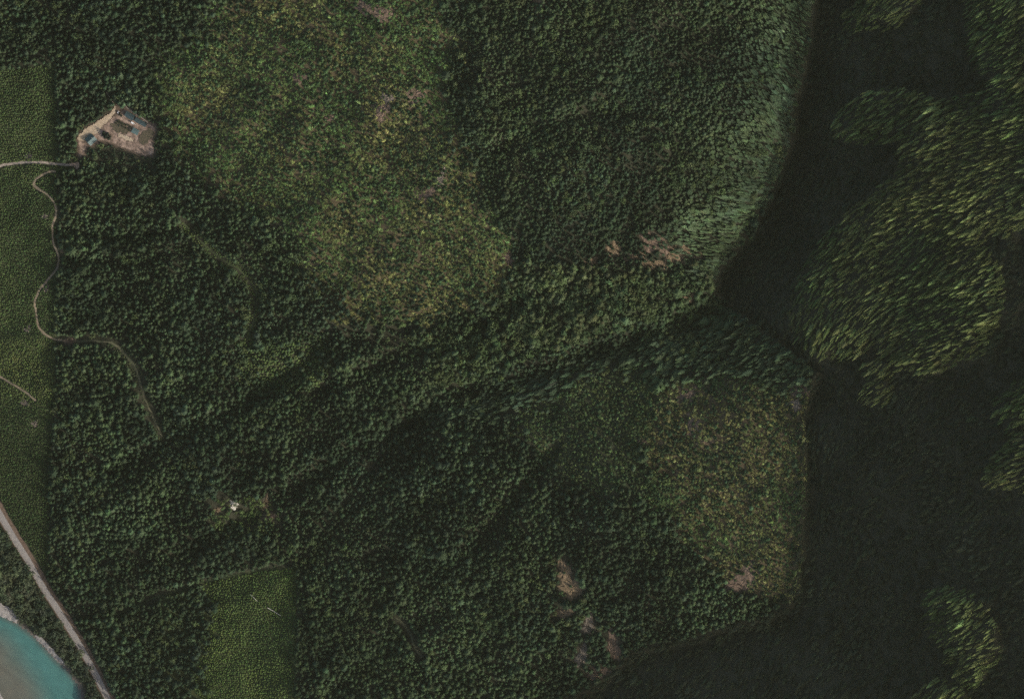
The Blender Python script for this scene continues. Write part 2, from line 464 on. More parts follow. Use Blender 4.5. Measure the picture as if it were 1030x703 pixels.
# ------------------------------------------------------------------ roads, tracks, river
def resample(P, step):
    P = np.array(P, float)
    Q = [P[0]]
    out = []
    n = len(P)
    for i in range(n - 1):        # Catmull-Rom
        p0 = P[max(i - 1, 0)]; p1 = P[i]; p2 = P[i + 1]; p3 = P[min(i + 2, n - 1)]
        m = max(2, int(np.hypot(*(p2 - p1)) / step))
        for k in range(m):
            t = k / m
            out.append(0.5 * ((2 * p1) + (-p0 + p2) * t + (2 * p0 - 5 * p1 + 4 * p2 - p3) * t ** 2 + (-p0 + 3 * p1 - 3 * p2 + p3) * t ** 3))
    out.append(P[-1])
    return np.array(out)

def ribbon(name, P, w0, w1, mat, dz, ragged=0.0, seed=1, step=1.5, label=None, kind='structure'):
    """strip from offset w0 (left) to w1 (right of travel), in map units, lying on the ground"""
    Q = resample(P, step)
    d = np.gradient(Q, axis=0); d /= np.linalg.norm(d, axis=1)[:, None] + 1e-9
    nrm = np.c_[-d[:, 1], d[:, 0]]          # right-hand side on the map (v down)
    r = np.random.default_rng(seed)
    n = len(Q); cols = 5
    e0 = w0 + ragged * (vnoise(np.arange(n), np.zeros(n), 3, seed) - 0.5); e1 = w1 + ragged * (vnoise(np.arange(n), np.ones(n) * 9, 3, seed + 1) - 0.5)
    verts = []; faces = []
    for c in range(cols):
        o = e0 + (e1 - e0) * c / (cols - 1)
        p = Q + nrm * o[:, None]
        crown = 0.12 * (1 - abs(2 * c / (cols - 1) - 1))
        verts.append(G(p[:, 0], p[:, 1], dz + crown))
    verts = np.concatenate(verts)
    for c in range(cols - 1):
        for i in range(n - 1):
            faces.append((c * n + i, (c + 1) * n + i, (c + 1) * n + i + 1, c * n + i + 1))
    o = mesh_obj(name, verts, [f[::-1] for f in faces], mat)
    return tag(o, label, kind=kind)

ribbon('road_verge', ROAD, -7.0, 4.2, M_VERGE, 0.35, 1.2, 3, label='brown earth verge along the valley road')
ribbon('road', ROAD, -3.1, 3.1, M_ROAD, 0.75, 0.3, 4, label='pale two lane road above the river')
for i, (nm, P, w, mt, lb) in enumerate(TRACKS):
    ribbon(nm, P, -w / 2, w / 2, mt, 0.5, 0.9 if mt in (M_TRACK, M_PALETRACK) else 1.7, 20 + i, label=lb)
ribbon('footpath', [(107,93),(111,99),(115,106)], -0.35, 0.35, M_PALETRACK, 0.5, 0.2, 60, label='thin pale footpath climbing north from the yard')
ribbon('footpath', [(125,104),(127,108),(135,114),(143,119),(149,124)], -0.45, 0.45, M_PALETRACK, 0.55, 0.3, 61, label='thin pale path behind the long teal roof')

def sheet(name, P, mat, dz, label, step=1.2, rough=0.0, ragged=0.8, seed=2):
    """ground sheet filling a map outline, draped on the terrain"""
    P = np.array(P, float)
    u = np.arange(P[:, 0].min() - 1, P[:, 0].max() + 1, step); v = np.arange(P[:, 1].min() - 1, P[:, 1].max() + 1, step)
    A, B = np.meshgrid(u, v)
    sd = poly_sd(A, B, P) + ragged * 2 * (vnoise(A, B, 2.5, seed) - 0.5)
    z = dz + rough * (fbm(A, B, 5, seed) - 0.3)
    V = G(A, B, z).reshape(-1, 3)
    ins = (sd < 0)
    n = len(u); faces = []; 
    for j in range(len(v) - 1):
        for i in range(n - 1):
            if ins[j:j + 2, i:i + 2].sum() >= 3:
                faces.append((j * n + i, (j + 1) * n + i, (j + 1) * n + i + 1, j * n + i + 1))
    used = sorted({k for f in faces for k in f}); mp = {k: q for q, k in enumerate(used)}
    o = mesh_obj(name, V[used], [tuple(mp[k] for k in f) for f in faces], mat, smooth_shade=True)
    return tag(o, label, kind='structure')

sheet('dirt_yard', [(99.6,128.5),(110,121),(117,115.5),(123,112),(125.3,110),(137,117),(146.2,123),(155.6,127),(156.7,132),(152,139),
      (154.4,150.6),(153.8,156.4),(144,156.4),(134.6,152.4),(123,148.3),(110,143),(102,141.3),(92,146),(87,148.3),(85,155.3),(81,158.2),(77.5,155.3),(79,149.4),(77.5,142.4),(86,139)],
      M_DIRT, 0.35, 'reddish brown dirt yard around the green roofed buildings', rough=0.8)
sheet('sand_yard', [(77.5,139),(84.5,130),(98.5,121.5),(111.3,113.5),(116,105.5),(118.2,111),(111.3,120.2),(103,127.5),(99.6,134),(94,136.5),(85,141),(78.6,142.4)],
      M_SAND, 0.95, 'pale sandy strip along the northwest of the yard', rough=0.5, seed=4)
sheet('sand_strip', [(118,134.5),(124,135),(131,138.5),(136,142),(134,143.5),(125,140.5),(119,138)], M_SAND, 1.1, 'pale sandy streak across the dirt yard', step=1.0, rough=0.4, seed=6)
M_ROUGH = noise_mat('rough_grass', (0.05, 0.052, 0.03), (0.16, 0.125, 0.085), 0.4, bump=0.5)
sheet('rough_grass', [(111,125),(117,120.5),(127,126),(132,132),(127,135),(118,133.5),(113,131)], M_ROUGH, 1.0, 'dull green rough patch in the middle of the yard', rough=0.6, ragged=2.0, seed=14)
sheet('rough_grass', [(139,136),(149,129),(155,133),(151,140),(147,146),(138,141)], M_ROUGH, 1.05, 'dull green rough patch at the eastern side of the yard', rough=0.6, ragged=2.5, seed=15)
sheet('dirt_turnaround', [(70,164.5),(78,162.5),(80.5,163),(80,170),(77,170.5),(74,168),(69,167.5)], M_DIRT, 0.75, 'reddish dirt patch at the end of the gravel track', step=0.9, seed=7)
sheet('gravel_bank', [(-30,598),(0,606),(8,609),(15,615),(19,622),(17,627),(8,623),(0,619.5),(-30,612)], M_GRAVEL, 0.5, 'pale gravel bank at the bend of the river', step=1.0, rough=0.4, ragged=1.2, seed=8)
sheet('gravel_bank', [(33,637),(40,640),(48,647),(56,656),(66,666.5),(66,670),(58,664.5),(50,657),(42,647.5),(36,642)], M_GRAVEL, 0.5, 'thin gravel strip under the riverside trees', step=0.9, rough=0.3, ragged=1.0, seed=9)
sheet('gravel_bar', [(-60,672),(-4,678),(1,688),(3,696),(9,708),(-10,725),(-60,725)], M_GRAVEL, 0.6, 'gravel bar on the inner bank of the river', step=1.2, rough=0.5, ragged=1.5, seed=10)

# river surface: turquoise silt-laden water over a brown shoal
P = np.array(RIVER, float)
u = np.arange(-85, 92, 1.5); v = np.arange(600, 802, 1.5)
A, B = np.meshgrid(u, v)
sd = poly_sd(A, B, RIVER)
keep = sd < 3
V = W(A, B, np.full(A.shape, 0.25)).reshape(-1, 3)
faces = []; n = len(u)
for j in range(len(v) - 1):
    for i in range(n - 1):
        if keep[j:j + 2, i:i + 2].all():
            faces.append((j * n + i, (j + 1) * n + i, (j + 1) * n + i + 1, j * n + i + 1))
shoal = smooth(seg_dist(A, B, [(-60,640),(-8,655),(8,675),(24,703),(36,760)])[0] - 7 * (fbm(A, B, 22, 5) - 0.5), 34, 0)
shoal = np.maximum(shoal, in_poly(A, B, [(-60,640),(-8,655),(8,675),(24,703),(36,760),(-60,800)]) * 1.0) * (0.75 + 0.25 * fbm(A, B, 14, 15))
edge = smooth(seg_dist(A, B, BANKLINE)[0], 7, 1.5) * 0.75
wc = np.array((0.060, 0.165, 0.148)) * (1 - shoal[..., None]) + np.array((0.125, 0.112, 0.085)) * shoal[..., None]
wc = wc * (1 - edge[..., None]) + np.array((0.085, 0.10, 0.085)) * edge[..., None]
wc = wc * (0.82 + 0.36 * fbm(A * 0.6 + B * 0.5, B * 1.6 - A * 1.2, 7, 19, 4))[..., None]
m, t, b = new_mat('river_water', 0.22, 0.4)
a = t.nodes.new('ShaderNodeAttribute'); a.attribute_name = 'silt'
nz = t.nodes.new('ShaderNodeTexNoise'); nz.inputs['Scale'].default_value = 0.35; nz.inputs['Detail'].default_value = 4
bp = t.nodes.new('ShaderNodeBump'); bp.inputs['Strength'].default_value = 0.35; bp.inputs['Distance'].default_value = 0.3
gg = t.nodes.new('ShaderNodeNewGeometry')
t.links.new(gg.outputs['Position'], nz.inputs['Vector']); t.links.new(nz.outputs[0], bp.inputs['Height']); t.links.new(bp.outputs[0], b.inputs['Normal'])
t.links.new(a.outputs['Color'], b.inputs['Base Color'])
river = mesh_obj('river', V, faces, m, smooth_shade=True)
at = river.data.attributes.new('silt', 'FLOAT_COLOR', 'POINT')
at.data.foreach_set('color', np.c_[wc.reshape(-1, 3), np.ones(V.shape[0])].astype(np.float32).ravel())
tag(river, 'turquoise river with a brown shoal in the southwest corner', kind='structure')

# ------------------------------------------------------------------ bare rock and slides
ROCKMATS = [noise_mat('pinkish_rock', (0.095, 0.068, 0.048), (0.24, 0.172, 0.125), 0.3, bump=0.6),
            noise_mat('tan_rock', (0.11, 0.082, 0.05), (0.27, 0.20, 0.125), 0.3, bump=0.6),
            noise_mat('grey_rock', (0.11, 0.092, 0.072), (0.23, 0.195, 0.155), 0.4, bump=0.6),
            noise_mat('white_rock', (0.45, 0.43, 0.36), (0.68, 0.65, 0.56), 0.6, bump=0.5)]
def rock(u, v, a, b_, ang, kind, label, seed):
    r = np.random.default_rng(seed)
    rings, seg = 7, 26
    a *= 1.4; b_ *= 1.4
    th = np.arange(seg) / seg * 2 * np.pi
    prof = 1 + 0.28 * np.sin(2 * th + r.random() * 6) * r.random() + 0.22 * np.sin(3 * th + r.random() * 6) + 0.16 * np.sin(7 * th + r.random() * 6) + r.normal(0, 0.12, seg)
    c, s = math.cos(math.radians(ang)), math.sin(math.radians(ang))
    U = [u]; V_ = [v]; Z = [0.9]
    for k in range(1, rings + 1):
        q = k / rings
        x = a * q * prof * np.cos(th); y = b_ * q * prof * np.sin(th)
        U += list(u + x * c - y * s); V_ += list(v + x * s + y * c)
        Z += list((1 - q ** 3) * (0.7 + 1.6 * r.random(seg)) - 0.5 * (k == rings))
    vt = G(np.array(U), np.array(V_), np.array(Z))
    f = [(0, 1 + (i + 1) % seg, 1 + i) for i in range(seg)]
    for k in range(rings - 1):
        o0, o1 = 1 + k * seg, 1 + (k + 1) * seg
        f += [(o0 + i, o0 + (i + 1) % seg, o1 + (i + 1) % seg, o1 + i) for i in range(seg) if r.random() > (0, 0, 0.05, 0.15, 0.3, 0.5)[k]]
    o = mesh_obj('rock_outcrop', vt, f, ROCKMATS[kind])
    return tag(o, label, 'rock', 'bare rock and earth patches among the trees')
for i, (u, v, a, b_, ang, kd, lb) in enumerate(ROCKS):
    rock(u, v, a, b_, ang, kd, lb, 900 + i)

# ------------------------------------------------------------------ tree prototypes
def conifer_parts(seed, tiers=8, ht=1.0, rad=0.19, spikes=9):
    """unit height conifer: (trunk verts, faces), (crown verts, faces)"""
    r = np.random.default_rng(seed)
    tv = []; tf = []
    for k, (z, q) in enumerate(((0, 0.016), (0.35, 0.012), (0.8, 0.005))):
        for i in range(5):
            a = i * 2 * math.pi / 5
            tv.append((q * math.cos(a), q * math.sin(a), z))
    for k in range(2):
        for i in range(5):
            tf.append((k * 5 + i, k * 5 + (i + 1) % 5, (k + 1) * 5 + (i + 1) % 5, (k + 1) * 5 + i))
    cv = []; cf = []
    for k in range(tiers):
        q = k / (tiers - 1)
        z = 0.16 + 0.78 * q ** 0.9
        R = rad * (1 - q ** 1.5) ** 0.85 + 0.03
        if k == 0: R *= 0.85
        ap = len(cv); cv.append((0, 0, min(1.0, z + 0.13 + 0.05 * (1 - q))))
        n = spikes * 2; off = r.random() * 6
        lop = r.random() * 6
        for i in range(n):
            a = off + i * 2 * math.pi / n
            long = i % 2 == 0
            rr = R * ((1.0 + r.normal(0, 0.16)) if long else 0.55) * (1 + 0.12 * math.cos(a - lop))
            zz = z - (0.035 if long else -0.03) * (1.2 - q) + r.normal(0, 0.008)
            cv.append((rr * math.cos(a), rr * math.sin(a), zz))
        for i in range(n):
            cf.append((ap, ap + 1 + i, ap + 1 + (i + 1) % n))
    return (tv, tf), (cv, cf)

def broadleaf_parts(seed, leaves=150, height_=1.0):
    r = np.random.default_rng(seed)
    tv = []; tf = []
    for z, q in ((0, 0.035), (0.5, 0.02)):
        for i in range(5):
            a = i * 2 * math.pi / 5; tv.append((q * math.cos(a), q * math.sin(a), z))
    for i in range(5): tf.append((i, (i + 1) % 5, 5 + (i + 1) % 5, 5 + i))
    for k in range(4):     # limbs
        a = k * 1.57 + r.random(); o = len(tv)
        x, y = 0.25 * math.cos(a), 0.25 * math.sin(a)
        tv += [(0.015, 0, 0.38), (-0.015, 0.01, 0.38), (0, -0.015, 0.40), (x, y, 0.66)]
        tf += [(o, o + 1, o + 3), (o + 1, o + 2, o + 3), (o + 2, o, o + 3)]
    lobes = [(r.normal(0, 0.15), r.normal(0, 0.15), 0.6 + r.normal(0, 0.08), 0.2 + 0.08 * r.random()) for _ in range(7)] + [(0, 0, 0.68, 0.27)]
    cv = []; cf = []
    for i in range(leaves):
        lx, ly, lz, lr = lobes[r.integers(len(lobes))]
        d = r.normal(0, 1, 3); d[2] = abs(d[2]) * 0.9 - 0.15; d /= np.linalg.norm(d)
        p = np.array((lx, ly, lz)) + d * lr * (0.82 + 0.25 * r.random())
        nn = d + r.normal(0, 0.35, 3); nn /= np.linalg.norm(nn)
        t1 = np.cross(nn, (0.3, 0.5, 0.8)); t1 /= np.linalg.norm(t1); t2 = np.cross(nn, t1)
        s = 0.075 + 0.05 * r.random()
        o = len(cv)
        cv += [tuple(p + s * t1), tuple(p + s * 0.7 * t2), tuple(p - s * t1), tuple(p - s * 0.7 * t2)]
        cf.append((o, o + 1, o + 2, o + 3))
    return (tv, tf), (cv, cf)

def build_proto(parts, name):
    (tv, tf), (cv, cf) = parts
    tm = bpy.data.meshes.new('trunk'); tm.from_pydata(tv, [], tf); tm.materials.append(M_BARK); tm.update()
    cm = bpy.data.meshes.new('crown'); cm.from_pydata(cv, [], cf); cm.materials.append(M_LEAF); cm.update()
    jm = bpy.data.meshes.new(name)
    k = len(tv)
    jm.from_pydata(list(tv) + list(cv), [], list(tf) + [tuple(i + k for i in f) for f in cf])
    jm.materials.append(M_BARK); jm.materials.append(M_LEAF)
    jm.polygons.foreach_set('material_index', [0] * len(tf) + [1] * len(cf)); jm.update()
    return {'trunk': tm, 'crown': cm, 'whole': jm}

PROTO = {
 'conifer': [build_proto(conifer_parts(100 + i, rad=q), 'conifer') for i, q in enumerate((0.20, 0.22, 0.24, 0.21))],
 'sapling': [build_proto(conifer_parts(140 + i, tiers=5, rad=q, spikes=7), 'young_conifer') for i, q in enumerate((0.30, 0.34, 0.27))],
 'broadleaf': [build_proto(broadleaf_parts(160 + i), 'broadleaf_tree') for i in range(4)],
 'bush': [build_proto(broadleaf_parts(180 + i, 90), 'bush') for i in range(4)],
}

# ------------------------------------------------------------------ where things grow
def scatter(bounds, spacing, jitter=0.62, seed=0):
    r = np.random.default_rng(seed)
    u0, v0, u1, v1 = bounds
    nx = int((u1 - u0) / spacing); ny = int((v1 - v0) / (spacing * 0.87))
    i, j = np.meshgrid(np.arange(nx), np.arange(ny))
    u = u0 + (i + 0.5 * (j % 2)) * spacing; v = v0 + j * spacing * 0.87
    u = u + r.uniform(-jitter, jitter, u.shape) * spacing; v = v + r.uniform(-jitter, jitter, v.shape) * spacing
    return u.ravel(), v.ravel()

def clear_of(u, v, tall=True):
    ok = np.ones(u.shape, bool)
    dr, _, sr = seg_dist(u, v, ROAD)
    ok &= ~(dr < np.where(sr > 0, 3.9, 8.2) + 0.8 * (vnoise(u, v, 6, 3) - 0.3))
    ok &= poly_sd(u, v, RIVER) > 2.0
    for nm, P, w, mt, lb in TRACKS:
        extra = 1.6 if tall else 0.6
        if mt is M_GRASSTRACK: extra = 4.0 if tall else 0.4
        if mt is M_TRACK and tall: extra = 4.0
        if mt is M_GREENTRACK and tall and w > 1.5: extra = 4.5
        ok &= seg_dist(u, v, P)[0] > w / 2 + extra
    ok &= poly_sd(u, v, YARD) > (1.2 if tall else 0.3)
    if tall: ok &= ~((np.hypot((u - 243) / 34, (v - 518) / 19) < 0.75 + 0.8 * fbm(u, v, 12, 14)) & (rng.random(u.shape) < 0.85))
    ok &= ~in_poly(u, v, [(68,162),(80,161),(83,170),(78,172),(68,169)])
    for (ru, rv, a, b_, ang, kd, lb) in ROCKS:
        c, s = math.cos(math.radians(ang)), math.sin(math.radians(ang))
        x = (u - ru) * c + (v - rv) * s; y = -(u - ru) * s + (v - rv) * c
        q = (x / a) ** 2 + (y / b_) ** 2
        ok &= ~((q < ((2.4 if rv > 400 else 2.0) if tall else 1.0)) & (rng.random(u.shape) < ((0.93 if rv > 400 else 0.66) if tall else 0.68)))
    for P in ([(-30,598),(0,605),(8,608),(16,614),(20,622),(0,620),(-30,612)], [(32,636),(41,639),(57,655),(68,667),(66,672),(40,646)],
              [(-60,672),(-4,678),(1,688),(-5,694),(0,700),(12,712),(-10,725),(-60,725)]):
        ok &= ~in_poly(u, v, P)
    return ok

def shadow_side(u, v):
    s = u * SV - v * SX; t = u * SX + v * SV
    return t - np.interp(s, _es, _et)

U_, V_, SC_, KIND_, ZONE_ = [], [], [], [], []
def add(kind, u, v, ht, width, tint, tilt_dir=None, tilt=None, zone=None):
    n = len(u)
    d = dict(kind=kind, u=u, v=v, ht=ht, width=width, tint=tint,
             td=np.zeros(n) if tilt_dir is None else tilt_dir, ti=np.zeros(n) if tilt is None else tilt,
             zone=np.zeros(n, int) if zone is None else zone)
    STANDS.append(d)
STANDS = []

def tinted(u, v, base_c, alt_c, cell, seed, var=0.16, alt_k=1.0):
    k = np.clip((fbm(u, v, cell, seed) - 0.35) / 0.3, 0, 1)[:, None] * alt_k
    c = np.array(base_c) * (1 - k) + np.array(alt_c) * k
    r = np.random.default_rng(seed + 5)
    c = c * np.exp(r.normal(0, var, len(u)))[:, None]
    c = c * np.exp(r.normal(0, 0.05, (len(u), 3)))
    return c

BOUNDS = (-45, -45, 1075, 748)
DARKG, MIDG, OLIVE = (0.045, 0.072, 0.040), (0.070, 0.106, 0.051), (0.085, 0.090, 0.040)

# tall forest ------------------------------------------------------
def tall_stand(spacing, where, ht, wd, c1, c2, seed, keep=1.0, tilt=None, zone=None, cell=60, var=0.2, grow=None, lighten=None):
    u, v = scatter(BOUNDS, spacing * 1.38, seed=seed); u2, v2 = scatter(BOUNDS, spacing * 1.46, seed=seed + 50)
    u = np.r_[u, u2]; v = np.r_[v, v2]
    k = where(u, v); u, v = u[k], v[k]
    k = clear_of(u, v); u, v = u[k], v[k]
    r = np.random.default_rng(seed + 1)
    kk = keep(u, v) if callable(keep) else np.full(u.shape, keep)
    kk = kk * np.clip(0.45 + 1.3 * fbm(u, v, 13, seed + 20, 3), 0, 1)
    k = r.random(u.shape) < kk; u, v = u[k], v[k]
    n = len(u)
    h = ht * np.exp(r.normal(0, 0.22, n)) * (0.62 + 0.76 * fbm(u, v, 16, seed + 3, 2))
    h = h * (0.35 + 0.65 * smooth(np.hypot((u - 125) / 1.25, v - 145), 24, 40))
    w = wd * np.exp(r.normal(0, 0.15, n)) * np.clip(h / ht, 0.5, 3) ** 0.8 * (0.6 + 0.75 * fbm(u, v, 24, seed + 41, 2))
    td = ti = None
    if grow: h = h * grow(u, v)
    if tilt: td, ti = tilt(u, v, r)
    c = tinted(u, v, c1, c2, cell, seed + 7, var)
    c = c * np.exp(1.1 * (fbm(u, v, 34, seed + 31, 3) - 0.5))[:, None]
    if lighten: c = c * lighten(u, v)[:, None]      # brighter tint towards the gorge rim, sunlight put into the colour
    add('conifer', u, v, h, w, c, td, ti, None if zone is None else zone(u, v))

not_tall = [PLANT_W, PLANT_S, MEADOW, CUT_N, CUT_S, WOODSIDE, MIDGREEN]
DOME = [(455,-60),(835,-60),(826,0),(800,130),(780,205),(716,294),(600,262),(520,258),(488,200),(455,110)]
def fuzzy(u, v, P, amp=19, cell=34, seed=5):
    return poly_sd(u, v, P) + amp * 2 * (fbm(u, v, cell, seed) - 0.5) + amp * 1.1 * (vnoise(u, v, 5, seed + 30) - 0.5) < 0
def graded(u, v, P, seed=1):
    sd = poly_sd(u, v, P) - 5 + 46 * (fbm(u, v, 40, 5, 5) - 0.5)
    return np.random.default_rng(seed + len(u)).random(u.shape) < smooth(sd, 18, -18)
def south_field(u, v):
    return in_poly(u, v, PLANT_S) & (u > 208 + 46 * (fbm(u, v, 30, 205, 5) - 0.5) - 0.1 * (v - 600) + 26 * (vnoise(u, v, 4, 207) - 0.5))
def is_open(u, v):
    r = np.zeros(u.shape, bool)
    for P in (CUT_N, CUT_S, MIDGREEN): r |= graded(u, v, P, 1)
    r |= south_field(u, v)
    for P in (PLANT_W, WOODSIDE): r |= in_poly(u, v, P)
    r |= fuzzy(u, v, MEADOW, 14, 22) & (np.random.default_rng(3).random(u.shape) < 0.8)
    return r
lit = lambda u, v: shadow_side(u, v) < 0

SBANK = [(430,418),(560,372),(690,330),(740,306),(800,330),(818,368),(805,400),(740,385),(650,380),(570,405),(500,420)]
def bank_tilt(u, v, r):
    k = smooth(poly_sd(u, v, SBANK), 14, -8)
    return np.full(u.shape, np.arctan2(-0.42, -0.9)) + r.normal(0, 0.12, u.shape), np.radians(46) * k * (0.7 + 0.4 * r.random(u.shape))
tall_stand(3.4, lambda u, v: lit(u, v) & ~is_open(u, v) & ~fuzzy(u, v, DOME) & ~in_poly(u, v, GORGE_BANK) & ((seg_dist(u, v, GORGE)[0] > 1.6) | (u > 380)),
           17, 6.4, DARKG, MIDG, 300, 0.96, tilt=bank_tilt)

def rim_tilt(u, v, r):
    d = -shadow_side(u, v)
    k = smooth(d, 105, 25)
    return np.arctan2(0.62, -0.78) + 0.5 * smooth(v, 110, 230) + r.normal(0, 0.12, u.shape), np.radians(36) * k * (0.75 + 0.4 * r.random(u.shape))
tall_stand(3.0, lambda u, v: lit(u, v) & fuzzy(u, v, DOME), 12, 5.2, DARKG, (0.066, 0.096, 0.046), 320, 0.97, tilt=rim_tilt, grow=lambda u, v: 1 + 0.55 * smooth(-shadow_side(u, v), 80, 10), lighten=lambda u, v: 1 + 0.2 * smooth(-shadow_side(u, v), 110, 20),
           zone=lambda u, v: np.where((shadow_side(u, v) > -13), 1, 0))
tall_stand(4.6, lambda u, v: lit(u, v) & in_poly(u, v, GORGE_BANK), 18, 7.8, MIDG, (0.088, 0.112, 0.05), 340, 0.96,
           zone=lambda u, v: np.where((v > 290) & (u > 555), 2, 0))

# the shaded mountainside
def slope_tilt(u, v, r):
    return np.pi + np.radians(30 + 24 * smooth(u, 930, 815)) + 0.8 * (fbm(u, v, 60, 8) - 0.5) + r.normal(0, 0.10, u.shape), np.radians(50) * (0.8 + 0.35 * r.random(u.shape))
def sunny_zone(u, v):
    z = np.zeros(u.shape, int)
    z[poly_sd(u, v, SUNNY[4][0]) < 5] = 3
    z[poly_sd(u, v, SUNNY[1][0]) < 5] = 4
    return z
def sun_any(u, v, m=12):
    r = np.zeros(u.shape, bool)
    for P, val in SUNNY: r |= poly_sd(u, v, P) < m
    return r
tall_stand(3.9, lambda u, v: ~lit(u, v) & sun_any(u, v), 17, 3.8, (0.100, 0.150, 0.052), (0.165, 0.195, 0.068), 360, 0.9, tilt=slope_tilt, zone=sunny_zone, var=0.28)  # sunlight painted in: brighter tint within the sunny outlines
tall_stand(5.2, lambda u, v: ~lit(u, v) & ~sun_any(u, v), 13, 5.6, (0.038, 0.050, 0.028), (0.038, 0.050, 0.028), 380, 0.9, tilt=slope_tilt, var=0.08)  # same conifers outside those outlines, tint darkened for the shade

# young plantations -----------------------------------------------
def plantation(P, spacing, ht, wd, c1, c2, seed, cell=40, zone=None, extra=None):
    u, v = scatter((min(p[0] for p in P), min(p[1] for p in P), max(p[0] for p in P), max(p[1] for p in P)), spacing, 0.33, seed)
    k = (in_poly(u, v, P) if seed < 420 else south_field(u, v) if seed < 430 else fuzzy(u, v, P, 7, 16)) & (u > -45) & (v > -45); u, v = u[k], v[k]
    k = clear_of(u, v, False); u, v = u[k], v[k]
    r = np.random.default_rng(seed + 2); n = len(u)
    h = ht * np.exp(r.normal(0, 0.2, n)); w = wd * np.exp(r.normal(0, 0.15, n))
    c = tinted(u, v, c1, c2, cell, seed + 3, 0.2)
    if extra is not None: c = extra(u, v, c)
    add('sapling', u, v, h, w, c, zone=None if zone is None else zone(u, v))
def west_tint(u, v, c):
    k = (smooth(v, 335, 345) * smooth(v, 412, 396))[:, None]
    c = c * (1 - k) + k * c * np.array((1.55, 1.35, 1.25))
    k = (smooth(v, 395, 420))[:, None]
    return c * (1 - 0.2 * k)
trackside = lambda u, v: np.where((seg_dist(u, v, TRACKS[1][1])[0] < 4.2) & (u > 5), 11, 0)
plantation(PLANT_W, 2.25, 5.2, 3.2, (0.060, 0.095, 0.034), (0.084, 0.122, 0.043), 400, zone=trackside, extra=west_tint)
def south_tint(u, v, c):
    k = np.clip(fbm(u, v, 70, 91) * 2.4 - 0.75, 0, 1)[:, None]
    return c * (1 - k) + c * k * np.array((1.35, 1.3, 1.05))
plantation(PLANT_S, 2.25, 5.2, 3.2, (0.066, 0.110, 0.037), (0.094, 0.138, 0.046), 420, extra=south_tint)
plantation([(236,345),(270,332),(325,337),(336,372),(302,396),(252,394),(238,378)], 2.9, 6.5, 4.6, (0.080, 0.126, 0.044), (0.112, 0.155, 0.054), 430)
plantation([(183,218),(222,250),(250,268),(264,295),(261,325),(252,350),(242,345),(248,320),(250,298),(240,281),(210,262),(180,232)], 2.4, 3.2, 3.2, (0.082, 0.126, 0.042), (0.110, 0.152, 0.05), 440)
plantation([(108,343),(125,350),(137,363),(144,380),(152,408),(170,435),(178,442),(165,450),(152,442),(148,415),(138,390),(125,365),(108,350)], 2.2, 3.0, 2.8, (0.055, 0.078, 0.034), (0.075, 0.092, 0.042), 450)

# regrowth on the cut slopes --------------------------------------
def regrowth(P, spacing, ht, wd, c1, c2, seed, keep=0.9, dark_share=0.22, amp=19):
    b = (min(p[0] for p in P) - 8, min(p[1] for p in P) - 8, max(p[0] for p in P) + 8, max(p[1] for p in P) + 8)
    u, v = scatter(b, spacing, 0.45, seed)
    k = graded(u, v, P, 7) & (shadow_side(u, v) < 5); u, v = u[k], v[k]
    k = clear_of(u, v, False); u, v = u[k], v[k]
    r = np.random.default_rng(seed + 2)
    k = r.random(u.shape) < keep * np.clip(0.35 + 1.5 * fbm(u, v, 18, seed + 4), 0, 1); u, v = u[k], v[k]; n = len(u)
    h = ht * np.exp(r.normal(0, 0.28, n)); w = wd * np.exp(r.normal(0, 0.22, n))
    c = tinted(u, v, c1, c2, 45, seed + 3, 0.4)
    dk = r.random(n) < dark_share * 2 * fbm(u, v, 30, seed + 9)
    add('bush', u[~dk], v[~dk], h[~dk], w[~dk], c[~dk])
    u, v = u[dk], v[dk]; n = len(u)
    add('conifer', u, v, 7.5 * np.exp(r.normal(0, 0.3, n)), 4.7 * np.exp(r.normal(0, 0.22, n)), tinted(u, v, (0.030, 0.052, 0.026), (0.058, 0.098, 0.04), 50, seed + 12, 0.3))
regrowth(CUT_N, 2.7, 3.0, 4.9, (0.088, 0.148, 0.046), (0.172, 0.182, 0.064), 500, dark_share=0.38)
regrowth(CUT_S, 2.7, 3.0, 4.7, (0.086, 0.138, 0.046), (0.158, 0.164, 0.060), 520, dark_share=0.32)
regrowth(MIDGREEN, 2.9, 4.5, 4.0, (0.070, 0.112, 0.042), (0.110, 0.142, 0.052), 540, dark_share=0.3)

# riverside broadleaf wood ----------------------------------------
u, v = scatter((-45, 430, 115, 748), 5.4, 0.4, 560)
k = in_poly(u, v, WOODSIDE) & clear_of(u, v); u, v = u[k], v[k]
r = np.random.default_rng(561); n = len(u)
h = 13 * np.exp(r.normal(0, 0.16, n)); w = 10.5 * np.exp(r.normal(0, 0.2, n))
add('broadleaf', u, v, h, w, tinted(u, v, (0.052, 0.070, 0.042), (0.080, 0.100, 0.052), 30, 562, 0.18), zone=np.where((u > -2) & (v < 705), 21, 0))
u, v = scatter(BOUNDS, 9.0, 0.7, 580)
k = lit(u, v) & ~is_open(u, v) & clear_of(u, v) & (np.random.default_rng(581).random(u.shape) < np.clip(fbm(u, v, 50, 583) * 3 - 1.1, 0, 1)); u, v = u[k], v[k]
n = len(u); r = np.random.default_rng(582)
add('broadleaf', u, v, 13.5 * np.exp(r.normal(0, 0.15, n)), 8.5 * np.exp(r.normal(0, 0.25, n)), tinted(u, v, (0.060, 0.092, 0.040), (0.085, 0.115, 0.046), 30, 584, 0.2))
u, v = scatter((425, 255, 725, 400), 6.6, 0.6, 590)
k = lit(u, v) & in_poly(u, v, GORGE_BANK) & clear_of(u, v) & (np.random.default_rng(591).random(u.shape) < 0.8 * smooth(v, 262, 300)); u, v = u[k], v[k]
n = len(u); r = np.random.default_rng(592)
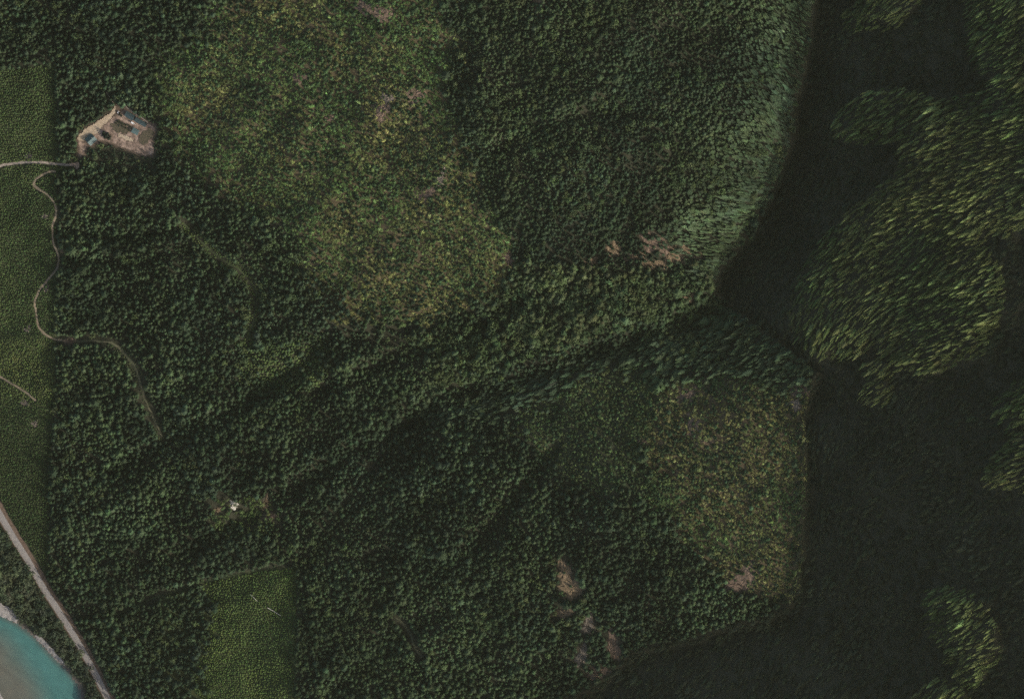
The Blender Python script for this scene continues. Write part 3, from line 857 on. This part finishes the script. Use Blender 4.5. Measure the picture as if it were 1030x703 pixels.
add('broadleaf', u, v, 17 * np.exp(r.normal(0, 0.2, n)), 11 * np.exp(r.normal(0, 0.25, n)), tinted(u, v, (0.050, 0.082, 0.038), (0.085, 0.118, 0.046), 30, 594, 0.25))
# broadleaf mix at the forest gap with the white boulders
u, v = scatter((205, 490, 290, 545), 4.2, 0.45, 570)
k = (np.hypot((u - 245) / 36, (v - 520) / 22) < 1) & clear_of(u, v, False) & (np.random.default_rng(571).random(u.shape) < 0.8); u, v = u[k], v[k]
n = len(u); r = np.random.default_rng(572)
add('bush', u, v, 9 * np.exp(r.normal(0, 0.2, n)), 6.5 * np.exp(r.normal(0, 0.2, n)), tinted(u, v, (0.086, 0.128, 0.044), (0.125, 0.165, 0.056), 30, 573))

# ------------------------------------------------------------------ turn the stands into things and stuff
proto_cols = {}
for kd, ps in PROTO.items():
    c = bpy.data.collections.new(kd + '_models')
    for i, p in enumerate(ps):
        c.objects.link(bpy.data.objects.new('%s_model_%s' % (kd, 'abcdef'[i]), p['whole']))
    proto_cols[kd] = c

def instancer(kd):
    ng = bpy.data.node_groups.new(kd + '_planting', 'GeometryNodeTree')
    ng.interface.new_socket('Geometry', in_out='INPUT', socket_type='NodeSocketGeometry')
    ng.interface.new_socket('Geometry', in_out='OUTPUT', socket_type='NodeSocketGeometry')
    N = ng.nodes; L = ng.links
    gi = N.new('NodeGroupInput'); go = N.new('NodeGroupOutput')
    ci = N.new('GeometryNodeCollectionInfo'); ci.inputs['Collection'].default_value = proto_cols[kd]
    ci.inputs['Separate Children'].default_value = True; ci.inputs['Reset Children'].default_value = True
    ip = N.new('GeometryNodeInstanceOnPoints')
    def named(nm, tp):
        a = N.new('GeometryNodeInputNamedAttribute'); a.data_type = tp; a.inputs['Name'].default_value = nm
        return next(o for o in a.outputs if o.enabled and o.name == 'Attribute')
    e2r = N.new('FunctionNodeEulerToRotation')
    L.new(named('turn', 'FLOAT_VECTOR'), e2r.inputs[0])
    L.new(gi.outputs[0], ip.inputs['Points'])
    L.new(ci.outputs[0], ip.inputs['Instance'])
    ip.inputs['Pick Instance'].default_value = True
    L.new(named('pick', 'INT'), ip.inputs['Instance Index'])
    L.new(e2r.outputs[0], ip.inputs['Rotation'])
    L.new(named('size', 'FLOAT_VECTOR'), ip.inputs['Scale'])
    L.new(ip.outputs[0], go.inputs[0])
    return ng

NATW = {'conifer': 0.45, 'sapling': 0.62, 'broadleaf': 0.86, 'bush': 0.86}    # natural width / height of the models
ZONES = {   # individuals: kind -> zone -> (limit, name, category, label, group)
 'conifer': {1: (190, 'conifer_tree', 'tree', 'sunlit conifer leaning out over the rim of the dark gorge', 'conifers along the gorge rim'),
             3: (60, 'conifer_tree', 'tree', 'leaning conifer in the lone sunlit clump within the southeast shadow', 'conifers of the lone sunlit clump'),
             4: (50, 'conifer_tree', 'tree', 'scattered leaning conifer half lit between the gorge and the sunny spur', 'half lit conifers above the spur')},
 'sapling': {11: (300, 'young_conifer', 'tree', 'small young conifer right beside the winding dirt track', 'young conifers along the winding track')},
 'broadleaf': {21: (300, 'broadleaf_tree', 'tree', 'rounded broadleaf tree between the road and the river', 'broadleaf trees between road and river')},
 'bush': {},
}
STUFFNAMES = {'conifer': ('conifer_forest', 'dark conifer forest covering the valley sides'),
              'sapling': ('young_plantation', 'fine textured green plantation of young conifers'),
              'broadleaf': ('broadleaf_woodland', 'lighter green broadleaf crowns mixed through the conifer forest'),
              'bush': ('shrub_regrowth', 'olive brown shrubs regrowing on the cut slopes')}
from mathutils import Euler, Matrix
def euler_arrays(td, ti, spin):
    E = np.zeros((len(td), 3))
    for i in range(len(td)):
        if ti[i] < 1e-4:
            E[i, 2] = spin[i]
        else:
            ax = Vector((-math.sin(td[i]), math.cos(td[i]), 0))
            e = (Matrix.Rotation(ti[i], 3, ax) @ Matrix.Rotation(spin[i], 3, 'Z')).to_euler()
            E[i] = e[:]
    return E

COUNTS = {}
WHERE = {
 1: lambda u, v: 'sunlit conifer leaning on the gorge rim ' + ('near the northern edge of the view' if v < 60 else 'straight across from the half lit scattered trees' if v < 150
        else 'across from the sunny spur' if v < 225 else 'east of the cliff row'),
 11: lambda u, v: 'small young conifer beside the winding dirt track ' + ('at its upper hairpin bend' if v < 205 else 'along its straight middle stretch' if v < 262 else 'on its lower curve'),
 21: lambda u, v: 'rounded broadleaf tree between road and river ' + ('above the gravel bank' if v < 612 else 'beside the thin gravel strip' if v < 668 else 'at the southern edge of the view'),
 31: lambda u, v: 'wide rounded bush among lower shrubs on the ' + (('northern' if v < 340 else 'southern') + ' cut slope' if not (u < 300 and v > 480) else 'edge of the forest gap with white boulders'),
}
for kd in PROTO:
    ds = [d for d in STANDS if d['kind'] == kd]
    cat = lambda key: np.concatenate([d[key] for d in ds])
    u, v, ht, wd, tint, td, ti, zone = (cat(k) for k in ('u', 'v', 'ht', 'width', 'tint', 'td', 'ti', 'zone'))
    rr = np.random.default_rng(hash(len(u)) % 1000 + 3)
    pos = G(u, v, -0.15)
    E = euler_arrays(td, ti, rr.random(len(u)) * 6.283)
    pick = rr.integers(0, len(PROTO[kd]), len(u))
    size = np.c_[wd / NATW[kd], wd / NATW[kd], ht]
    single = np.zeros(len(u), bool)
    inview = (u > 2) & (u < 1028) & (v > 2) & (v < 701)
    if kd == 'bush':    # the bushes that show largest
        order = np.argsort(-(wd * inview))[:300]
        zone[order] = 31
        ZONES['bush'][31] = (300, 'bush', 'bush', 'wide rounded bush among the lower shrubs on the cut slopes', 'largest bushes of the cut slopes')
    for z, (lim, nm, ct, lb, gp) in ZONES[kd].items():
        cand = np.where((zone == z) & inview)[0]
        cand = cand[np.argsort(-(wd * ht)[cand])][:lim]
        single[cand] = True
        for i in cand:
            p = PROTO[kd][pick[i]]
            if kd in ('conifer', 'broadleaf'):
                e = link(bpy.data.objects.new(nm, None)); e.empty_display_size = 1
                for part in ('trunk', 'crown'):
                    o = link(bpy.data.objects.new(part, p[part]), e)
                    o['tint'] = [float(x) for x in tint[i]]
            else:
                e = link(bpy.data.objects.new(nm, p['whole'])); e['tint'] = [float(x) for x in tint[i]]
            e.location = pos[i]; e.rotation_euler = E[i]; e.scale = size[i]
            tag(e, WHERE[z](u[i], v[i]) if z in WHERE else lb, ct, gp)
    rest = ~single
    COUNTS[kd] = (int(rest.sum()), int(single.sum()))
    nm, lb = STUFFNAMES[kd]
    me = bpy.data.meshes.new(nm)
    k = int(rest.sum())
    me.vertices.add(k); me.vertices.foreach_set('co', pos[rest].astype(np.float32).ravel())
    for an, tp, val in (('turn', 'FLOAT_VECTOR', E), ('size', 'FLOAT_VECTOR', size), ('tint', 'FLOAT_VECTOR', tint)):
        a = me.attributes.new(an, tp, 'POINT'); a.data.foreach_set('vector', val[rest].astype(np.float32).ravel())
    a = me.attributes.new('pick', 'INT', 'POINT'); a.data.foreach_set('value', pick[rest].astype(np.int32))
    o = link(bpy.data.objects.new(nm, me))
    md = o.modifiers.new('planting', 'NODES'); md.node_group = instancer(kd)
    tag(o, lb, kind='stuff')
print('trees', COUNTS)

# ------------------------------------------------------------------ buildings in the yard
def box(x0, x1, y0, y1, z0, z1):
    v = [(x0,y0,z0),(x1,y0,z0),(x1,y1,z0),(x0,y1,z0),(x0,y0,z1),(x1,y0,z1),(x1,y1,z1),(x0,y1,z1)]
    f = [(0,3,2,1),(4,5,6,7),(0,1,5,4),(1,2,6,5),(2,3,7,6),(3,0,4,7)]
    return v, f
def part(name, vf, mat, parent):
    return mesh_obj(name, vf[0], vf[1], mat, parent)

def house(name, label, u, v, ang, L, Wd, eave, rise, roof_mat, chimney=False, doors=1, wins=2):
    e = link(bpy.data.objects.new(name, None)); e.location = ground_at(u, v, 0.2); e.rotation_euler = (0, 0, math.radians(ang))
    tag(e, label, 'building', 'buildings of the hillside yard')
    l, w = L / 2, Wd / 2
    for nm, vf in (('wall', ([(-l,-w,-1.5),(l,-w,-1.5),(l,-w,eave),(-l,-w,eave)], [(0,1,2,3)])), ('wall', ([(-l,w,-1.5),(l,w,-1.5),(l,w,eave),(-l,w,eave)], [(3,2,1,0)])),
                   ('wall', ([(-l,-w,-1.5),(-l,w,-1.5),(-l,w,eave),(-l,0,eave+rise-0.1),(-l,-w,eave)], [(4,3,2,1,0)])),
                   ('wall', ([(l,-w,-1.5),(l,w,-1.5),(l,w,eave),(l,0,eave+rise-0.1),(l,-w,eave)], [(0,1,2,3,4)]))):
        part(nm, vf, M_WALL, e)
    ov = 0.6; sl = rise / w; th = 0.18
    for s in (-1, 1):
        ye = s * (w + ov); ze = eave - sl * ov; zr = eave + rise
        x0, x1 = -l - ov, l + ov
        vt = [(x0,0,zr),(x1,0,zr),(x1,ye,ze),(x0,ye,ze),(x0,0,zr+th),(x1,0,zr+th),(x1,ye,ze+th),(x0,ye,ze+th)]
        f = [(0,1,2,3),(7,6,5,4),(0,4,5,1),(1,5,6,2),(2,6,7,3),(3,7,4,0)]
        if s < 0: f = [q[::-1] for q in f]
        rp = part('roof_slope', (vt, [q[::-1] for q in f]), roof_mat, e)
        nseam = int((x1 - x0) / 1.8)
        for k in range(1, nseam):
            x = x0 + (x1 - x0) * k / nseam
            sv = [(x-0.06,0,zr+th+0.01),(x+0.06,0,zr+th+0.01),(x+0.06,ye,ze+th+0.01),(x-0.06,ye,ze+th+0.01),
                  (x-0.06,0,zr+th+0.1),(x+0.06,0,zr+th+0.1),(x+0.06,ye,ze+th+0.1),(x-0.06,ye,ze+th+0.1)]
            part('seam', (sv, f), roof_mat, rp)
    part('ridge_cap', box(-l-ov-0.05, l+ov+0.05, -0.25, 0.25, eave+rise+th*0.7, eave+rise+th+0.16), roof_mat, e)
    for k in range(doors):
        d = part('door', box(-l-0.08, -l-0.02, -0.5 + 1.6 * k, 0.5 + 1.6 * k, 0.0, 2.1), M_GLASS, e)
    for k in range(wins):
        x = -l + L * (k + 1) / (wins + 1)
        wn_ = part('window', box(x-0.7, x+0.7, -w-0.07, -w-0.02, 1.0, 2.2), M_GLASS, e)
        part('frame', box(x-0.8, x+0.8, -w-0.12, -w-0.075, 2.2, 2.32), M_WHITE, wn_)
    if chimney:
        part('chimney', box(l*0.3, l*0.3+0.9, 0.8, 1.7, eave, eave+rise+1.2), M_GRAVEL, e)
    return e

house('house', 'largest house with a two tone teal metal roof on the sandy strip', 91.5, 140.6, 42, 12.5, 12.5, 4.0, 4.2, M_ROOF, True, 1, 3)
house('barn', 'dark teal roofed building at the northern corner of the yard', 130.5, 116.8, -31, 13.5, 7.6, 3.4, 1.8, M_ROOFD, False, 1, 3)
house('long_shed', 'long narrow teal roofed shed reaching southeast from the dark roofed building', 141.5, 123.2, -30, 18.5, 5.6, 2.6, 1.1, M_ROOFD, False, 1, 4)
house('small_shed', 'small teal roofed shed alone in the middle of the yard', 136.2, 132.4, -28, 9.5, 7.0, 3.0, 1.4, M_ROOF, False, 1, 2)

def van(u, v, ang, label, L=5.2, Wd=2.2):
    e = link(bpy.data.objects.new('van', None)); e.location = ground_at(u, v, 1.15); e.rotation_euler = (0, 0, math.radians(ang))
    tag(e, label, 'van')
    l, w = L / 2, Wd / 2
    prof = [(-l,0.45),(-l,2.1),(-l+0.15,2.3),(l-1.5,2.3),(l-0.8,1.35),(l-0.05,1.15),(l,0.45)]
    n = len(prof)
    vt = [(x,-w,z) for x, z in prof] + [(x,w,z) for x, z in prof]
    f = [tuple(range(n)), tuple(range(2*n-1, n-1, -1))] + [((i+1) % n, i, n+i, n+(i+1) % n) for i in range(n)]
    part('body', (vt, f), M_WHITE, e)
    part('windscreen', ([(l-1.46,-w+0.15,2.29),(l-1.46,w-0.15,2.29),(l-0.79,w-0.15,1.40),(l-0.79,-w+0.15,1.40)], [(0,3,2,1)]), M_GLASS, e)
    for x in (-l+1.0, l-1.0):
        for s in (-1, 1):
            c = [(x+0.36*math.cos(a*math.pi/6), s*w-0.12*s, 0.36+0.36*math.sin(a*math.pi/6)) for a in range(12)]
            c2 = [(p[0], s*(w+0.05), p[2]) for p in c]
            part('wheel', (c+c2, [tuple(range(12)), tuple(range(23,11,-1))] + [(i,(i+1)%12,12+(i+1)%12,12+i) for i in range(12)]), M_RUBBER, e)
van(133.4, 124.0, -28, 'small white van parked beside the long teal roofed shed')
van(118.8, 113.1, 70, 'small white van at the northern tip of the yard', 3.6, 1.9)

# dark conifers standing inside the yard, with their own outline against the dirt
for i, (u, v, h, w) in enumerate([(104.5,133.5,12,5.5),(107,137,14,6.5),(109.5,139.5,12,6),(105.5,138.5,10,5),(111,137.5,9,4.5),(103.8,136,9,4.5),(108.5,134.8,9,4.5),(120.5,114.8,7,4),(122,117,7,4.5)]):
    e = link(bpy.data.objects.new('conifer_tree', None))
    p = PROTO['conifer'][i % 4]
    for prt in ('trunk', 'crown'):
        o = link(bpy.data.objects.new(prt, p[prt]), e); o['tint'] = [0.030, 0.040, 0.028]
    e.location = ground_at(u, v); e.scale = (w / 0.45, w / 0.45, h); e.rotation_euler = (0, 0, i * 1.3)
    tag(e, 'dark conifer of the cluster between the house and the dirt yard' if i < 7 else 'dark conifer by the northern tip of the yard', 'tree',
        'conifers inside the yard' if i < 7 else 'conifers at the yard tip')
rb = np.random.default_rng(77)
for i in range(16):
    q = i / 15
    e = link(bpy.data.objects.new('bush', PROTO['bush'][i % 4]['whole'])); e['tint'] = [0.045, 0.052, 0.032]
    u = 116.5 + 17 * q + rb.normal(0, 0.5); v = 122.0 + 7 * q + (2.6 if i % 3 == 0 else 0) + rb.normal(0, 0.5)
    e.location = ground_at(u, v, 0.2); e.scale = (4.6, 4.6, 3.2); e.rotation_euler = (0, 0, i)
    tag(e, 'low dark bush in the row across the dirt yard', 'bush', 'bush row in the yard')

# bleached fallen logs in the southern plantation
def log(u0, v0, u1, v1, rad, label):
    a = Vector(G(np.array([u0]), np.array([v0]), 4.2)[0]); b = Vector(G(np.array([u1]), np.array([v1]), 4.2)[0])
    d = (b - a); q = d.to_track_quat('X', 'Z').to_matrix()
    vt = []; n = 8; st = 5
    rl = np.random.default_rng(int(u0))
    for k in range(st + 1):
        c = a + d * (k / st) + Vector((rl.normal(0, 0.12), rl.normal(0, 0.12), 0))
        rr = rad * (1 - 0.5 * k / st)
        for i in range(n):
            vt.append(c + q @ Vector((0, rr * math.cos(i * 2 * math.pi / n), rr * math.sin(i * 2 * math.pi / n))))
    f = [tuple(range(n - 1, -1, -1)), tuple(range(st * n, st * n + n))]
    f += [(k * n + i, k * n + (i + 1) % n, (k + 1) * n + (i + 1) % n, (k + 1) * n + i) for k in range(st) for i in range(n)]
    o = mesh_obj('fallen_log', vt, f, M_LOG)
    for k, sgn in ((2, 1), (3, -1)):
        c = a + d * (k / st); tip = c + q @ Vector((0.8, sgn * 1.1, 0.5))
        bv = [c + Vector((0.1, 0, 0)), c + Vector((-0.1, 0.1, 0)), c + Vector((0, -0.1, 0.1)), tip]
        mesh_obj('branch_stub', bv, [(0, 1, 3), (1, 2, 3), (2, 0, 3)], M_LOG, o)
    tag(o, label, 'log', 'bleached logs in the plantation')
log(269.0, 611.0, 282.5, 619.0, 0.55, 'longer bleached log lying among the young plantation trees')
log(252.0, 598.0, 259.0, 604.5, 0.5, 'shorter bleached log upslope of the longer one')

# ------------------------------------------------------------------ the air between the ground and the satellite
hm = bpy.data.materials.new('haze_air'); hm.use_nodes = True
ht_ = hm.node_tree; ht_.nodes.clear()
ho = ht_.nodes.new('ShaderNodeOutputMaterial'); hv = ht_.nodes.new('ShaderNodeVolumePrincipled')
hv.inputs['Color'].default_value = (0.93, 1.0, 0.70, 1); hv.inputs['Density'].default_value = HAZE
hv.inputs['Anisotropy'].default_value = 0.78
ht_.links.new(hv.outputs[0], ho.inputs['Volume'])
hz = part('haze', box(-9000, 9000, -9000, 9000, -8, H + 200), hm, None)
tag(hz, 'thin pale air over the whole valley', kind='stuff')
